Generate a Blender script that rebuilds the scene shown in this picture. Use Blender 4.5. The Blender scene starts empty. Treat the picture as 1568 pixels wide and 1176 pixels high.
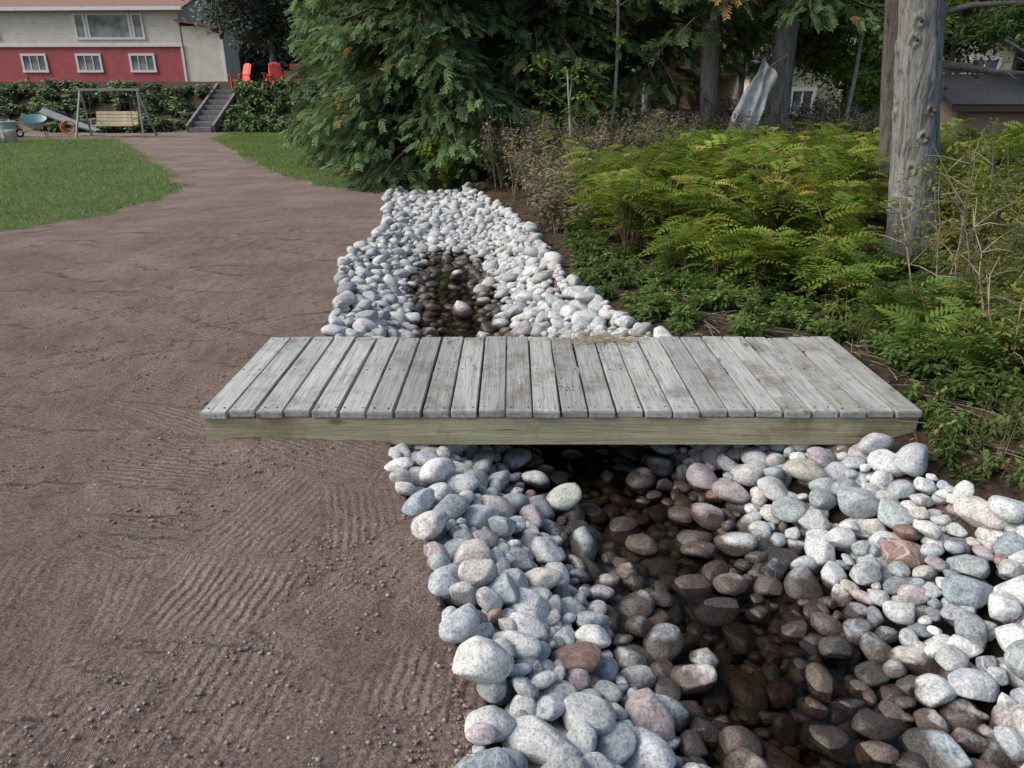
import bpy, bmesh, math, random
import numpy as np
from mathutils import Vector, Matrix
random.seed(7); rng=np.random.default_rng(7)
S=bpy.context.scene
R=math.radians
# ---------------------------------------------------------------- helpers
def ss(a,b,x):
    t=np.clip((np.asarray(x,float)-a)/(b-a),0,1); return t*t*(3-2*t)
def _h(ix,iy,s):
    n=(ix*374761393+iy*668265263+s*1442695041)&0x7fffffff
    n=((n^(n>>13))*1274126177)&0x7fffffff
    return ((n^(n>>16))&0xffff)/65535.0
def vnoise(x,y,s=0):
    x=np.asarray(x,float);y=np.asarray(y,float)
    ix=np.floor(x).astype(np.int64);iy=np.floor(y).astype(np.int64)
    fx=x-ix;fy=y-iy;fx=fx*fx*(3-2*fx);fy=fy*fy*(3-2*fy)
    a=_h(ix,iy,s);b=_h(ix+1,iy,s);c=_h(ix,iy+1,s);d=_h(ix+1,iy+1,s)
    return (a*(1-fx)+b*fx)*(1-fy)+(c*(1-fx)+d*fx)*fy
def fbm(x,y,s=0,o=4):
    r=0;a=.5;t=0
    for i in range(o):
        r=r+a*vnoise(np.asarray(x)*2**i,np.asarray(y)*2**i,s+i*17);t+=a;a*=.5
    return r/t
def nrm(a): return a/np.maximum(np.linalg.norm(a,axis=-1,keepdims=True),1e-9)

def make_mesh(name,V,F,mat,col=None,smooth=False,parent=None,attrs=None):
    me=bpy.data.meshes.new(name)
    V=np.asarray(V,np.float32);F=np.asarray(F,np.int32);k=F.shape[1]
    me.vertices.add(len(V));me.vertices.foreach_set("co",V.ravel())
    me.loops.add(F.size);me.loops.foreach_set("vertex_index",F.ravel())
    me.polygons.add(len(F));me.polygons.foreach_set("loop_start",np.arange(0,F.size,k,dtype=np.int32))
    if smooth: me.polygons.foreach_set("use_smooth",np.ones(len(F),bool))
    me.update(calc_edges=True)
    if col is not None:
        a=me.attributes.new("Col",'FLOAT_COLOR','POINT')
        c=np.ones((len(V),4),np.float32);c[:,:col.shape[1]]=col;a.data.foreach_set("color",c.ravel())
    if attrs:
        for n,d in attrs.items():
            a=me.attributes.new(n,'FLOAT_VECTOR','POINT');a.data.foreach_set("vector",np.asarray(d,np.float32).ravel())
    me.materials.append(mat)
    ob=bpy.data.objects.new(name,me);S.collection.objects.link(ob)
    if parent: ob.parent=parent
    return ob
class MB:
    def __init__(s): s.v=[];s.f=[];s.c=[];s.n=0
    def add(s,v,f,c):
        v=np.asarray(v,float).reshape(-1,3);f=np.asarray(f)
        c=np.asarray(c,float)
        if c.ndim==1: c=np.tile(c,(len(v),1))
        s.v.append(v);s.f.append(f+s.n);s.c.append(c);s.n+=len(v)
    def build(s,name,mat,smooth=False,parent=None):
        return make_mesh(name,np.concatenate(s.v),np.concatenate(s.f),mat,np.concatenate(s.c),smooth,parent)
    def tube(s,P,r,c,k=5):
        P=np.asarray(P,float);n=len(P);r=np.broadcast_to(np.asarray(r,float),(n,))
        T=nrm(np.gradient(P,axis=0))
        ref=np.array([0,0,1.]) if abs(T[0,2])<.9 else np.array([1.,0,0])
        A=nrm(np.cross(T,ref));B=np.cross(T,A)
        a=np.arange(k)*2*np.pi/k
        V=P[:,None]+r[:,None,None]*(np.cos(a)[None,:,None]*A[:,None]+np.sin(a)[None,:,None]*B[:,None])
        i=np.arange(n-1)[:,None]*k;j=np.arange(k)[None];j2=(j+1)%k
        F=np.stack([i+j,i+j2,i+k+j2,i+k+j],-1).reshape(-1,4)
        s.add(V.reshape(-1,3),F,c)
    def inst(s,T,tb,pos,fwd,up,sc,col):
        N=len(pos);Q=len(T)
        x=nrm(fwd);y=nrm(np.cross(up,x));z=np.cross(x,y)
        sc=np.broadcast_to(sc,(N,))
        V=pos[:,None,None]+sc[:,None,None,None]*(T[None,...,0:1]*x[:,None,None]+T[None,...,1:2]*y[:,None,None]+T[None,...,2:3]*z[:,None,None])
        C=np.broadcast_to(col[:,None,None,:]*tb[None,:,None,None],(N,Q,4,3))
        F=np.arange(N*Q*4).reshape(-1,4)
        s.add(V.reshape(-1,3),F,C.reshape(-1,3))
def empty(name,loc=(0,0,0),rz=0):
    e=bpy.data.objects.new(name,None);e.location=loc;e.rotation_euler=(0,0,rz);S.collection.objects.link(e);return e
def box(name,c,s,mat,parent=None,rot=(0,0,0),bev=0.0):
    bm=bmesh.new();bmesh.ops.create_cube(bm,size=1)
    for v in bm.verts: v.co=Vector((v.co.x*s[0],v.co.y*s[1],v.co.z*s[2]))
    if bev: bmesh.ops.bevel(bm,geom=bm.edges[:],offset=bev,segments=2,affect='EDGES')
    me=bpy.data.meshes.new(name);bm.to_mesh(me);bm.free();me.materials.append(mat)
    o=bpy.data.objects.new(name,me);o.location=c;o.rotation_euler=rot;S.collection.objects.link(o)
    if parent:o.parent=parent
    return o
def beam(name,a,b,w,d,mat,parent=None):
    a=Vector(a);b=Vector(b);L=(b-a).length
    o=box(name,(a+b)/2,(w,d,L),mat,parent,bev=min(w,d)*.1)
    o.rotation_euler=(b-a).to_track_quat('Z','Y').to_euler();return o
# ---------------------------------------------------------------- material helpers
class NT:
    def __init__(s,name):
        s.m=bpy.data.materials.new(name);s.m.use_nodes=True;s.t=s.m.node_tree;s.t.nodes.clear()
        s.out=s.t.nodes.new('ShaderNodeOutputMaterial')
    def n(s,ty,props=None,**inp):
        n=s.t.nodes.new('ShaderNode'+ty)
        for k,v in (props or {}).items(): setattr(n,k,v)
        for k,v in inp.items():
            k2=k.replace('_',' ')
            if k2.startswith('i') and k2[1:].isdigit(): sock=n.inputs[int(k2[1:])]
            else: sock=n.inputs[k2]
            if isinstance(v,bpy.types.NodeSocket): s.t.links.new(v,sock)
            else: sock.default_value=v
        return n
    def math(s,op,a,b=0.0,c=None,clamp=False):
        n=s.t.nodes.new('ShaderNodeMath');n.operation=op;n.use_clamp=clamp
        for i,v in enumerate([a,b]+([c] if c is not None else [])):
            if isinstance(v,bpy.types.NodeSocket): s.t.links.new(v,n.inputs[i])
            else: n.inputs[i].default_value=v
        return n.outputs[0]
    def mix(s,f,a,b,mode='MIX'):
        n=s.t.nodes.new('ShaderNodeMix');n.data_type='RGBA';n.blend_type=mode
        for sock,v in ((n.inputs[0],f),(n.inputs[6],a),(n.inputs[7],b)):
            if isinstance(v,bpy.types.NodeSocket): s.t.links.new(v,sock)
            elif sock==n.inputs[0]: sock.default_value=v
            else: sock.default_value=(*v,1) if len(v)==3 else v
        return n.outputs[2]
    def noise(s,vec,scale,detail=4,rough=.6,dist=0.0):
        return s.n('TexNoise',Vector=vec,Scale=scale,Detail=detail,Roughness=rough,Distortion=dist).outputs['Fac']
    def ramp(s,f,stops):
        n=s.t.nodes.new('ShaderNodeValToRGB');s.t.links.new(f,n.inputs[0]);e=n.color_ramp.elements
        while len(e)<len(stops): e.new(.5)
        for el,(p,c) in zip(e,stops):
            el.position=p;el.color=(c,c,c,1) if isinstance(c,(int,float)) else (*c,1)
        return n.outputs[0]
    def mapr(s,v,a,b,c=0,d=1):
        n=s.n('MapRange',Value=v);n.inputs[1].default_value=a;n.inputs[2].default_value=b;n.inputs[3].default_value=c;n.inputs[4].default_value=d
        return n.outputs[0]
    def pos(s): return s.n('NewGeometry').outputs['Position']
    def obj(s): return s.n('TexCoord').outputs['Object']
    def scale(s,v,sc): return s.n('Mapping',Vector=v,Scale=sc).outputs[0]
    def attr(s,name): return s.n('Attribute',{'attribute_name':name})
    def bump(s,h,st,dist=.01,normal=None):
        n=s.n('Bump',Height=h,Strength=st,Distance=dist)
        if normal: s.t.links.new(normal,n.inputs['Normal'])
        return n.outputs[0]
    def finish(s,col,rough=.8,normal=None,spec=.3,metal=0):
        p=s.n('BsdfPrincipled')
        for k,v in (('Base Color',col),('Roughness',rough),('Specular IOR Level',spec),('Metallic',metal)):
            if isinstance(v,bpy.types.NodeSocket): s.t.links.new(v,p.inputs[k])
            elif k=='Base Color': p.inputs[k].default_value=(*v,1)
            else: p.inputs[k].default_value=v
        if normal: s.t.links.new(normal,p.inputs['Normal'])
        s.t.links.new(p.outputs[0],s.out.inputs[0]);return s.m
def simple(name,c,rough=.7,var=.25,sc=6,bump=.2,spec=.3):
    t=NT(name);o=t.obj();n=t.noise(o,sc,3)
    k=t.mapr(n,.3,.7,1-var,1+var*.5)
    col=t.mix(1.0,c,t.n('CombineColor',Red=k,Green=k,Blue=k).outputs[0],'MULTIPLY')
    return t.finish(col,rough,t.bump(t.noise(o,sc*8,2),bump,.01),spec)
def leafmat(name,trans=.35,rough=.5,gain=(1.3,1.25,.7)):
    t=NT(name);c=t.attr('Col').outputs['Color']
    p=t.n('BsdfDiffuse',Color=c)
    if trans<=0:
        t.t.links.new(p.outputs[0],t.out.inputs[0]);return t.m
    tc=t.mix(1.0,c,gain,'MULTIPLY')
    tr=t.n('BsdfTranslucent',Color=tc)
    m=t.n('MixShader',Fac=trans,i1=p.outputs[0],i2=tr.outputs[0])
    t.t.links.new(m.outputs[0],t.out.inputs[0]);return t.m
def attrmat(name,rough=.8,sc=30,bs=.4,mott=.3):
    t=NT(name);c=t.attr('Col').outputs['Color'];p=t.pos()
    k=t.mapr(t.noise(p,sc,2),.3,.7,1-mott,1+mott)
    c=t.mix(1.0,c,t.n('CombineColor',Red=k,Green=k,Blue=k).outputs[0],'MULTIPLY')
    return t.finish(c,rough,None)
# ---------------------------------------------------------------- layout curves
LY=[-6,0,1.0,1.49,1.785,2.09,2.47,2.98,3.52,5.3,6.42,7.73,9.64,10.67,12.66,13.5]
LX=[-.05,-.05,-.06,-.10,-.13,-.22,-.31,-.49,-.68,-1.33,-1.5,-1.80,-1.66,-1.76,-2.1,-2.1]
RY=[-6,1.0,1.5,2.47,2.98,3.56,5.3,6.42,7.73,9.64,12.66,13.5]
RX=[2.45,2.45,2.35,2.06,1.83,1.68,.84,.52,.3,.1,-.72,-.9]
CY=[-6,1,1.74,2.09,2.44,2.9,3.85,5,6.2,9,12,13.5]
CX=[1.1,1.05,.97,.89,.81,.68,.36,-.1,-.48,-.75,-1.25,-1.4]
def chan(x,y):
    wob=.09*(vnoise(y*2.3,y*0+3,5)-.5);wob2=.12*(vnoise(y*2.0,y*0+9,6)-.5)
    return np.interp(y,LY,LX)+wob,np.interp(y,RY,RX)+wob2,np.interp(y,CY,CX)
def terrain(x,y):
    x=np.asarray(x,float);y=np.asarray(y,float)
    wL=1-ss(-3,3,x)
    h=wL*(1.5*ss(30.5,34,y)+.35*ss(36,42,y))+(1-wL)*.75*ss(11,28,y)
    h=h-ss(9,12.5,x)*ss(14,20,y)*1.6*(1-ss(45,60,y))
    h=h+14*ss(62,115,y)
    h=h+.05*(fbm(x*.5,y*.5,3,3)-.5)
    xl,xr,xc=chan(x,y)
    fl=ss(0,.5,x-xr)*(1-ss(25,30,y))
    h=h+fl*(.10+.10*(fbm(x*1.6,y*1.6,8,3)-.5))
    h=h+.045*np.exp(-((x+1.25)/.45)**2-((y-3.42)/.12)**2)
    wh=.20
    ul=np.clip((x-xl)/np.maximum(xc-wh-xl,.05),0,1);ur=np.clip((xr-x)/np.maximum(xr-xc-wh,.05),0,1)
    u=np.minimum(ul,ur);ins=ss(0,.04,np.minimum(x-xl,xr-x))*(1-ss(12.9,13.4,y))
    return h-ins*(.09+.30*ss(0,1,u)*(1-.75*ss(8.6,10.8,y)))
def poly_sd(x,y,P):
    P=np.array(P,float);n=len(P);d=np.full(x.shape,1e9);ins=np.zeros(x.shape,bool)
    for i in range(n):
        a=P[i];b=P[(i+1)%n];e=b-a;L=e@e
        t=np.clip(((x-a[0])*e[0]+(y-a[1])*e[1])/L,0,1)
        d=np.minimum(d,np.hypot(x-a[0]-t*e[0],y-a[1]-t*e[1]))
        c=((a[1]>y)!=(b[1]>y));xi=a[0]+(y-a[1])*(e[0])/(e[1] if abs(e[1])>1e-9 else 1e-9)
        ins^=c&(x<xi)
    return np.where(ins,d,-d)
GL=[(-40,5.5),(-9,8.7),(-6.5,9.6),(-5.9,10.7),(-5.55,12),(-5.8,13.65),(-7.15,16.1),(-9.4,19.9),(-13.3,26.4),(-40,26.8)]
GR=[(-10.3,26.8),(-6.9,19.9),(-4.46,15.3),(-3.1,13.6),(-2.2,13.0),(-1.3,13.4),(0,15),(0,31.5),(-11,31.5)]
# ---------------------------------------------------------------- ground
def axis_x():
    c=np.arange(-3.4,2.8,.02);a=[c[-1]];s=.02
    while a[-1]<120: s=min(s*1.04,6);a.append(a[-1]+s)
    b=[c[0]];s=.02
    while b[-1]>-120: s=min(s*(1.02 if b[-1]>-12 else 1.06),6);b.append(b[-1]-s)
    return np.concatenate([b[::-1][:-1],c,a[1:]])
def axis_y():
    a=[1.1]
    while a[-1]<140: a.append(a[-1]+max(.016,.007*a[-1]))
    b=[1.1];s=.05
    while b[-1]>-40: s*=1.25;b.append(b[-1]-s)
    return np.concatenate([b[::-1][:-1],a])
ax=axis_x();ay=axis_y();X,Y=np.meshgrid(ax,ay)
Z=terrain(X,Y)
xl,xr,xc=chan(X,Y)
nz=fbm(X*2.2,Y*2.2,21,4)-.5
sdg=np.maximum(poly_sd(X,Y,GL),poly_sd(X,Y,GR))
grass=ss(-.06,.10,sdg+nz*.9)
forest=ss(-.05,.1,(X-xr)+nz*.12)
forest=np.maximum(forest,ss(31,32,Y+nz))
forest=np.where((Y>12.8)&(X>-2.2),np.maximum(forest,ss(12.8,13.2,Y)*ss(-2.3,-1.8,X)),forest)
bed=ss(0,.05,np.minimum(X-xl,xr-X))*(1-ss(13,13.4,Y))
grass=grass*(1-forest)
rk=np.zeros(X.shape+(3,))
r2=random.Random(3)
strokes=[]
for i in range(520):
    y=1.0+11*r2.random()**1.7;x=-.2-(.6*y+1.2)*r2.random()
    if y<2.3: ang=R(90+r2.uniform(-14,14));L=r2.uniform(.5,.9)
    elif y<3.5: ang=R((80 if x>-1.2 else 5)+r2.uniform(-25,25));L=r2.uniform(.6,1.3)
    else: ang=R(r2.uniform(-35,60));L=r2.uniform(.8,2.0)
    strokes.append((x,y,ang,L,r2.uniform(.2,.34),r2.uniform(-.5,.5),r2.uniform(.35,1)*(1 if y<2.5 else .8)))
for (sx,sy,ang,L,W,bend,amp) in strokes:
    m=L*1.1
    iy0,iy1=np.searchsorted(ay,[sy-m,sy+m]);ix0,ix1=np.searchsorted(ax,[sx-m,sx+m])
    xx=X[iy0:iy1,ix0:ix1]-sx;yy=Y[iy0:iy1,ix0:ix1]-sy
    s=xx*math.cos(ang)+yy*math.sin(ang);t=-xx*math.sin(ang)+yy*math.cos(ang)+bend*s*s*.5
    mk=(np.abs(s)<L/2)&(np.abs(t)<W)
    fade=np.clip((L/2-np.abs(s))/.12,0,1)*np.clip((W-np.abs(t))/.04,0,1)
    sub=rk[iy0:iy1,ix0:ix1];sub[mk]=np.stack([s,t,amp*fade],-1)[mk]
g=NT('ground_soil_grass')
P=g.pos();mk=g.n('SeparateColor',Color=g.attr('Col').outputs['Color'])
rv=g.n('SeparateXYZ',Vector=g.attr('rake').outputs['Vector'])
big=g.noise(P,1.1,3,.6);mid=g.noise(P,9,4,.7);fine=g.noise(P,85,4,.8)
dirt=g.mix(g.mapr(big,.35,.65),(.195,.145,.122),(.310,.236,.203))
dirt=g.mix(g.mapr(mid,.35,.7,0,.5),dirt,(.260,.210,.186))
spk=g.ramp(fine,[(.32,.42),(.50,1.0),(.70,1.8)])
dirt=g.mix(1.0,dirt,spk,'MULTIPLY')
wobb=g.math('MULTIPLY',g.math('SUBTRACT',mid,.5),.035)
ph=g.math('MULTIPLY',g.math('ADD',rv.outputs[1],wobb),2*math.pi/.038)
sn=g.math('SINE',ph);groove=g.math('MULTIPLY',g.math('MULTIPLY',sn,rv.outputs[2]),g.mapr(big,.38,.6,.25,1))
grassc=g.mix(g.mapr(mid,.3,.7),(.085,.13,.050),(.14,.19,.075))
forc=g.mix(g.mapr(mid,.35,.65),(.030,.022,.017),(.12,.085,.06))
forc=g.mix(g.mapr(big,.5,.7,0,.6),forc,(.05,.075,.03))
forc=g.mix(.7,forc,spk,'MULTIPLY')
c=g.mix(mk.outputs[0],dirt,grassc);c=g.mix(mk.outputs[1],c,forc);c=g.mix(mk.outputs[2],c,(.036,.031,.028))
h=g.math('ADD',g.math('MULTIPLY',fine,1.2),mid)
h=g.math('ADD',h,g.math('MULTIPLY',g.math('MULTIPLY',groove,g.math('SUBTRACT',1.0,mk.outputs[1])),.62))
gm=g.finish(c,.93,g.bump(h,1.0,.018),.12)
ny,nx=X.shape
idx=np.arange(nx*ny).reshape(ny,nx)
F=np.stack([idx[:-1,:-1],idx[:-1,1:],idx[1:,1:],idx[1:,:-1]],-1).reshape(-1,4)
V=np.stack([X,Y,Z],-1).reshape(-1,3)
dz=(fbm(V[:,0]*14,V[:,1]*14,41,3)-.5)*.028*(1-grass.ravel()*.5)+(fbm(V[:,0]*3,V[:,1]*3,44,2)-.5)*.03
V[:,2]+=dz*(1-ss(8,14,V[:,1])*.6)
make_mesh('ground',V,F,gm,np.stack([grass,forest,bed],-1).reshape(-1,3),True,attrs={'rake':rk.reshape(-1,3)})

# ---------------------------------------------------------------- rocks
def ico(sub):
    bm=bmesh.new();bmesh.ops.create_icosphere(bm,subdivisions=sub,radius=1)
    v=np.array([q.co[:] for q in bm.verts]);f=np.array([[w.index for w in q.verts] for q in bm.faces]);bm.free();return v,f
ICO={k:ico(k) for k in (1,2,3,4)}
def rockvar(seed):
    r=np.random.default_rng(seed);k=r.integers(6,12);N=nrm(r.normal(size=(k,3)));cc=r.uniform(.58,.88,k)
    W=r.normal(size=(5,3))*1.6;ph=r.uniform(0,6,5);am=r.uniform(.015,.055,5)
    W2=r.normal(size=(5,3))*4.5;ph2=r.uniform(0,6,5)
    res={}
    for L,(v,f) in ICO.items():
        rad=1+(np.sin(v@W.T+ph)*am).sum(1)+(np.sin(v@W2.T+ph2)*.010).sum(1)
        p=v*rad[:,None]
        for n,c in zip(N,cc):
            d=p@n-c;p=p-np.where(d>0,d*.76,0)[:,None]*n
        p=p/np.sqrt((p**2).sum(1).mean())*.97
        res[L]=p
    return res
VARS=[rockvar(100+i) for i in range(56)]
PAL=np.array([(.52,.54,.54),(.41,.44,.47),(.35,.40,.41),(.52,.50,.46),(.44,.39,.39),(.36,.32,.34),(.22,.24,.26),(.28,.19,.16),(.64,.65,.64),(.33,.39,.43),(.42,.41,.34)])
PW=np.array([.26,.17,.11,.09,.07,.06,.05,.015,.12,.04,.015]);PW/=PW.sum()
WATER=-.30
cell=.12;grid={};rocks=[]
zs=.62
def near_list(x,y):
    i,j=int(x//cell),int(y//cell);o=[]
    for a in (-1,0,1):
        for b in (-1,0,1): o+=grid.get((i+a,j+b),())
    return o
def put(x,y,z,r,col=None):
    rocks.append((x,y,z,r,col));grid.setdefault((int(x//cell),int(y//cell)),[]).append((x,y,z/zs,r))
def tpt(x,y): return float(terrain(np.array([x]),np.array([y]))[0])
bx=np.arange(-2.6,2.9,.02);by=np.arange(.2,13.6,.02);BX,BY=np.meshgrid(bx,by);BZ=terrain(BX,BY)
BL,BR,BC=chan(by,by)
def bz(x,y): return BZ[min(max(int((y-.2)/.02),0),len(by)-1),min(max(int((x+2.6)/.02),0),len(bx)-1)]
rr=random.Random(11)
def drop(N,ylo,yhi,rlo,rhi,cap,center=None,cc=1.0):
    for _ in range(N):
        y=rr.uniform(ylo,yhi);k=min(max(int((y-.2)/.02),0),len(by)-1);l,rt,ce=BL[k],BR[k],BC[k]
        r=min(max(rr.lognormvariate(math.log((rlo*rhi)**.5),.30),rlo),rhi)
        x0=rr.uniform(l-.02,rt+.03) if center is None else ce+rr.uniform(-center,center);best=None
        for c in range(7):
            x=x0+rr.uniform(-.06,.06);yy=y+rr.uniform(-.06,.06)
            if x<l+.015 or x>rt+.05: continue
            b=bz(x,yy);zp=(b+r*zs*.75)/zs
            for (nx_,ny_,nz_,nr) in near_list(x,yy):
                d2=(x-nx_)**2+(yy-ny_)**2;q=(.83*(r+nr))**2
                if d2<q: zp=max(zp,nz_+math.sqrt(q-d2))
            h=zp*zs-b
            if best is None or h<best[0]: best=(h,x,yy,zp*zs)
        if best is None: continue
        h,x,yy,z=best
        cp=cap*(cc*.5 if (abs(x-ce)<.2 and y<9) else 1)*(.3 if x-l<.10 else 1)
        if h>cp+r*zs: continue
        if 3.35<yy<4.75 and z+r*zs>.0: continue
        put(x,yy,z,r)
drop(1300,.5,5.2,.026,.050,.03,.26,1.0)
drop(3800,.5,5.2,.042,.088,.085)
drop(3200,.5,5.2,.022,.042,.09)
drop(5600,5.0,13.1,.042,.088,.075)
drop(2200,5.0,10,.03,.042,.085)
for x,y,r,c in [(.26,3.22,.088,(.52,.53,.48)),(-.46,6.75,.13,(.50,.46,.44)),(.60,2.95,.078,(.55,.55,.53)),(.86,2.9,.078,(.62,.62,.6)),(-.33,7.3,.07,(.40,.37,.37)),
 (.93,2.62,.06,(.48,.46,.44)),(.62,2.55,.05,(.5,.5,.48)),(.35,3.0,.05,(.35,.4,.4)),(.70,2.15,.06,(.42,.43,.42)),(1.05,2.0,.05,(.40,.36,.30)),(.5,2.7,.05,(.5,.48,.46)),
 (-.62,8.1,.08,(.6,.58,.55)),(-.25,5.9,.07,(.5,.48,.46)),(-.6,6.2,.06,(.4,.36,.34))]:
    zp=(bz(x,y)+r*zs*.75)/zs
    for (a,b,cz,nr) in near_list(x,y):
        d2=(x-a)**2+(y-b)**2;q=(.72*(r+nr))**2
        if d2<q: zp=max(zp,cz+math.sqrt(q-d2))
    put(x,y,zp*zs,r,c)
allV=[];allF=[];allC=[];allR=[];n0=0
for i,(x,y,z,r,col) in enumerate(rocks):
    L=4 if (y<3.0 and r>.045) else (3 if y<6.5 else 2)
    v=VARS[rr.randrange(56)][L];f=ICO[L][1]
    sc=np.array([r*rr.uniform(1.0,1.35),r*rr.uniform(.82,1.0),r*zs*rr.uniform(.9,1.2)])
    Rm=np.array((Matrix.Rotation(rr.uniform(0,6.283),3,'Z')@Matrix.Rotation(rr.gauss(0,.32),3,'X')@Matrix.Rotation(rr.gauss(0,.32),3,'Y')))
    p=(v*sc)@Rm.T+np.array([x,y,z])
    if col is None:
        w=PAL[rng.choice(len(PAL),p=PW)]
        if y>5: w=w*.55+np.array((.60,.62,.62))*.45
        w=w*rr.uniform(.76,1.15)
        ce=np.interp(y,CY,CX)
        if abs(x-ce)<.3 and y<9: w=w*.6+np.array([(.26,.15,.11),(.22,.22,.2),(.30,.24,.17)][rr.randrange(3)])*.3
    else: w=np.array(col)
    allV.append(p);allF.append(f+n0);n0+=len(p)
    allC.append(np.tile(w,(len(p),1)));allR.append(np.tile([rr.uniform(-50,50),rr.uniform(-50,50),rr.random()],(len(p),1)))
print('rocks',len(rocks),n0)
t=NT('cobble_stone')
c=t.attr('Col').outputs['Color'];ra=t.attr('rnd').outputs['Vector'];P=t.pos()
Q=t.n('VectorMath',{'operation':'ADD'},i0=P,i1=ra).outputs[0]
n1=t.noise(Q,18,4,.65,.5);n2=t.noise(Q,95,3,.75)
k=t.mapr(n1,.3,.72,.62,1.28);c=t.mix(1.0,c,t.n('CombineColor',Red=k,Green=k,Blue=k).outputs[0],'MULTIPLY')
k=t.ramp(n2,[(.32,.40),(.46,.92),(.68,1.4)]);c=t.mix(.9,c,k,'MULTIPLY')
rz=t.n('SeparateXYZ',Vector=ra).outputs[2]
c=t.mix(t.math('MULTIPLY',t.mapr(n1,.5,.66),t.mapr(rz,0,1,.0,.5)),c,(.38,.33,.31))
wv=t.n('TexWave',{'wave_type':'BANDS'},Vector=Q,Scale=9.0,Distortion=9.0,Detail=1.0,Detail_Scale=1.2).outputs['Fac']
vein=t.math('MULTIPLY',t.mapr(wv,.93,1.0),t.math('GREATER_THAN',rz,.66))
c=t.mix(t.math('MULTIPLY',vein,.45),c,(.66,.65,.62))
pz=t.n('SeparateXYZ',Vector=P).outputs[2]
wet=t.mapr(t.math('ADD',pz,t.math('MULTIPLY',n1,.05)),WATER+.104,WATER+.128,1,0)
cw=t.mix(1.0,c,(.21,.175,.155),'MULTIPLY')
c=t.mix(wet,c,cw)
rough=t.mapr(wet,0,1,.85,.2)
bp=t.bump(t.math('ADD',n2,n1),.65,.006)
rockm=t.finish(c,rough,bp,.35)
make_mesh('river_rocks',np.concatenate(allV),np.concatenate(allF),rockm,np.concatenate(allC),True,attrs={'rnd':np.concatenate(allR)})
V1,F1=ICO[1];cl=[];fl=[];cc=[];n=0
for i in range(19000):
    y=1.1+5.5*rr.random()**1.8;l=float(np.interp(y,LY,LX))-.01;x=l-(.75*y+.3-(-l))*rr.random() if rr.random()<.85 else l-rr.random()**2*.4
    if fbm(np.array([x*1.3]),np.array([y*1.3]),77,2)[0]<.30+.25*rr.random(): continue
    r=.0018+.0070*rr.random()**4
    if 3.42<y<4.7 and x>-1.6: continue
    p=VARS[rr.randrange(56)][1]*[r*1.2,r,r*.8];z=tpt(x,y)
    cl.append(p+[x,y,z+.004]);fl.append(F1+n);n+=len(p)
    b=rr.uniform(.75,1.25);k=np.array((.25,.195,.17))*b if rr.random()<.95 else np.array((.36,.33,.30))*b
    cc.append(np.tile(k,(len(p),1)))
make_mesh('soil_clods',np.concatenate(cl),np.concatenate(fl),attrmat('clod_soil',.95,60,.4,.25),np.concatenate(cc),True)
# ---------------------------------------------------------------- water
t=NT('stream_water');P=t.pos()
bp=t.bump(t.noise(P,12,2,.5,.4),.25,.006)
tr=t.n('BsdfTransparent',Color=(.70,.64,.58,1));gl=t.n('BsdfGlossy',Color=(1,1,1,1),Roughness=.05,Normal=bp)
fr=t.n('Fresnel',IOR=1.33,Normal=bp)
mx=t.n('MixShader',Fac=fr.outputs[0],i1=tr.outputs[0],i2=gl.outputs[0]);t.t.links.new(mx.outputs[0],t.out.inputs[0])
ys=np.linspace(.3,9.4,90);xs=np.linspace(-1,1,9)
c0=np.interp(ys,CY,CX)
V=[(c0[i]+a*.42,ys[i],WATER+.02) for i in range(90) for a in xs];ii=np.arange(89)[:,None]*9+np.arange(8)[None]
make_mesh('stream_water',V,np.stack([ii,ii+1,ii+10,ii+9],-1).reshape(-1,4),t.m,None,True)
# ---------------------------------------------------------------- footbridge
def woodmat(name,a,b,c2,stain,axis='y'):
    t=NT(name);P=t.obj();r=t.attr('rnd').outputs['Vector']
    Q=t.n('VectorMath',{'operation':'ADD'},i0=P,i1=r).outputs[0]
    st=(38,1.6,38) if axis=='y' else (1.3,38,38)
    g1=t.noise(t.scale(Q,st),1.0,5,.65,.4);g2=t.noise(t.scale(Q,tuple(s*3 for s in st)),1.0,3,.7)
    m=t.noise(Q,5,4,.6);rz=t.n('SeparateXYZ',Vector=r).outputs[2]
    c=t.mix(t.mapr(g1,.3,.7),a,b);c=t.mix(t.mapr(m,.45,.7,0,.6),c,c2)
    kk=t.mapr(rz,0,1,.76,1.2);c=t.mix(1.0,c,t.n('CombineColor',Red=kk,Green=kk,Blue=kk).outputs[0],'MULTIPLY')
    crack=t.mapr(g2,.33,.43,1,0);c=t.mix(t.math('MULTIPLY',crack,.85),c,stain)
    vo=t.n('TexVoronoi',Vector=t.scale(Q,(5,2.2,5) if axis=='y' else (2.2,5,5)),Scale=1.0).outputs['Distance']
    kn=t.mapr(vo,.05,.12,1,0);c=t.mix(t.math('MULTIPLY',kn,.9),c,stain)
    ds=t.mapr(t.noise(Q,2.6,4,.75),.50,.68,0,.75);c=t.mix(ds,c,stain)
    h=t.math('ADD',g1,t.math('MULTIPLY',g2,.8))
    return t.finish(c,.85,t.bump(h,.8,.006),.2)
deckm=woodmat('weathered_deck_wood',(.26,.275,.27),(.48,.49,.475),(.36,.345,.30),(.15,.13,.11))
beamm=woodmat('treated_beam_wood',(.40,.38,.24),(.66,.62,.43),(.38,.38,.24),(.22,.16,.09),'x')
br=empty('wooden_footbridge',(0,0,0))
def wbox(name,c,s,mat,parent,rot=(0,0,0),bev=.004,sub=0):
    o=box(name,c,s,mat,parent,rot,bev);me=o.data
    a=me.attributes.new('rnd','FLOAT_VECTOR','POINT');v=[rr.uniform(-20,20),rr.uniform(-20,20),rr.random()]
    a.data.foreach_set('vector',np.tile(v,(len(me.vertices),1)).astype(np.float32).ravel());return o
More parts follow.
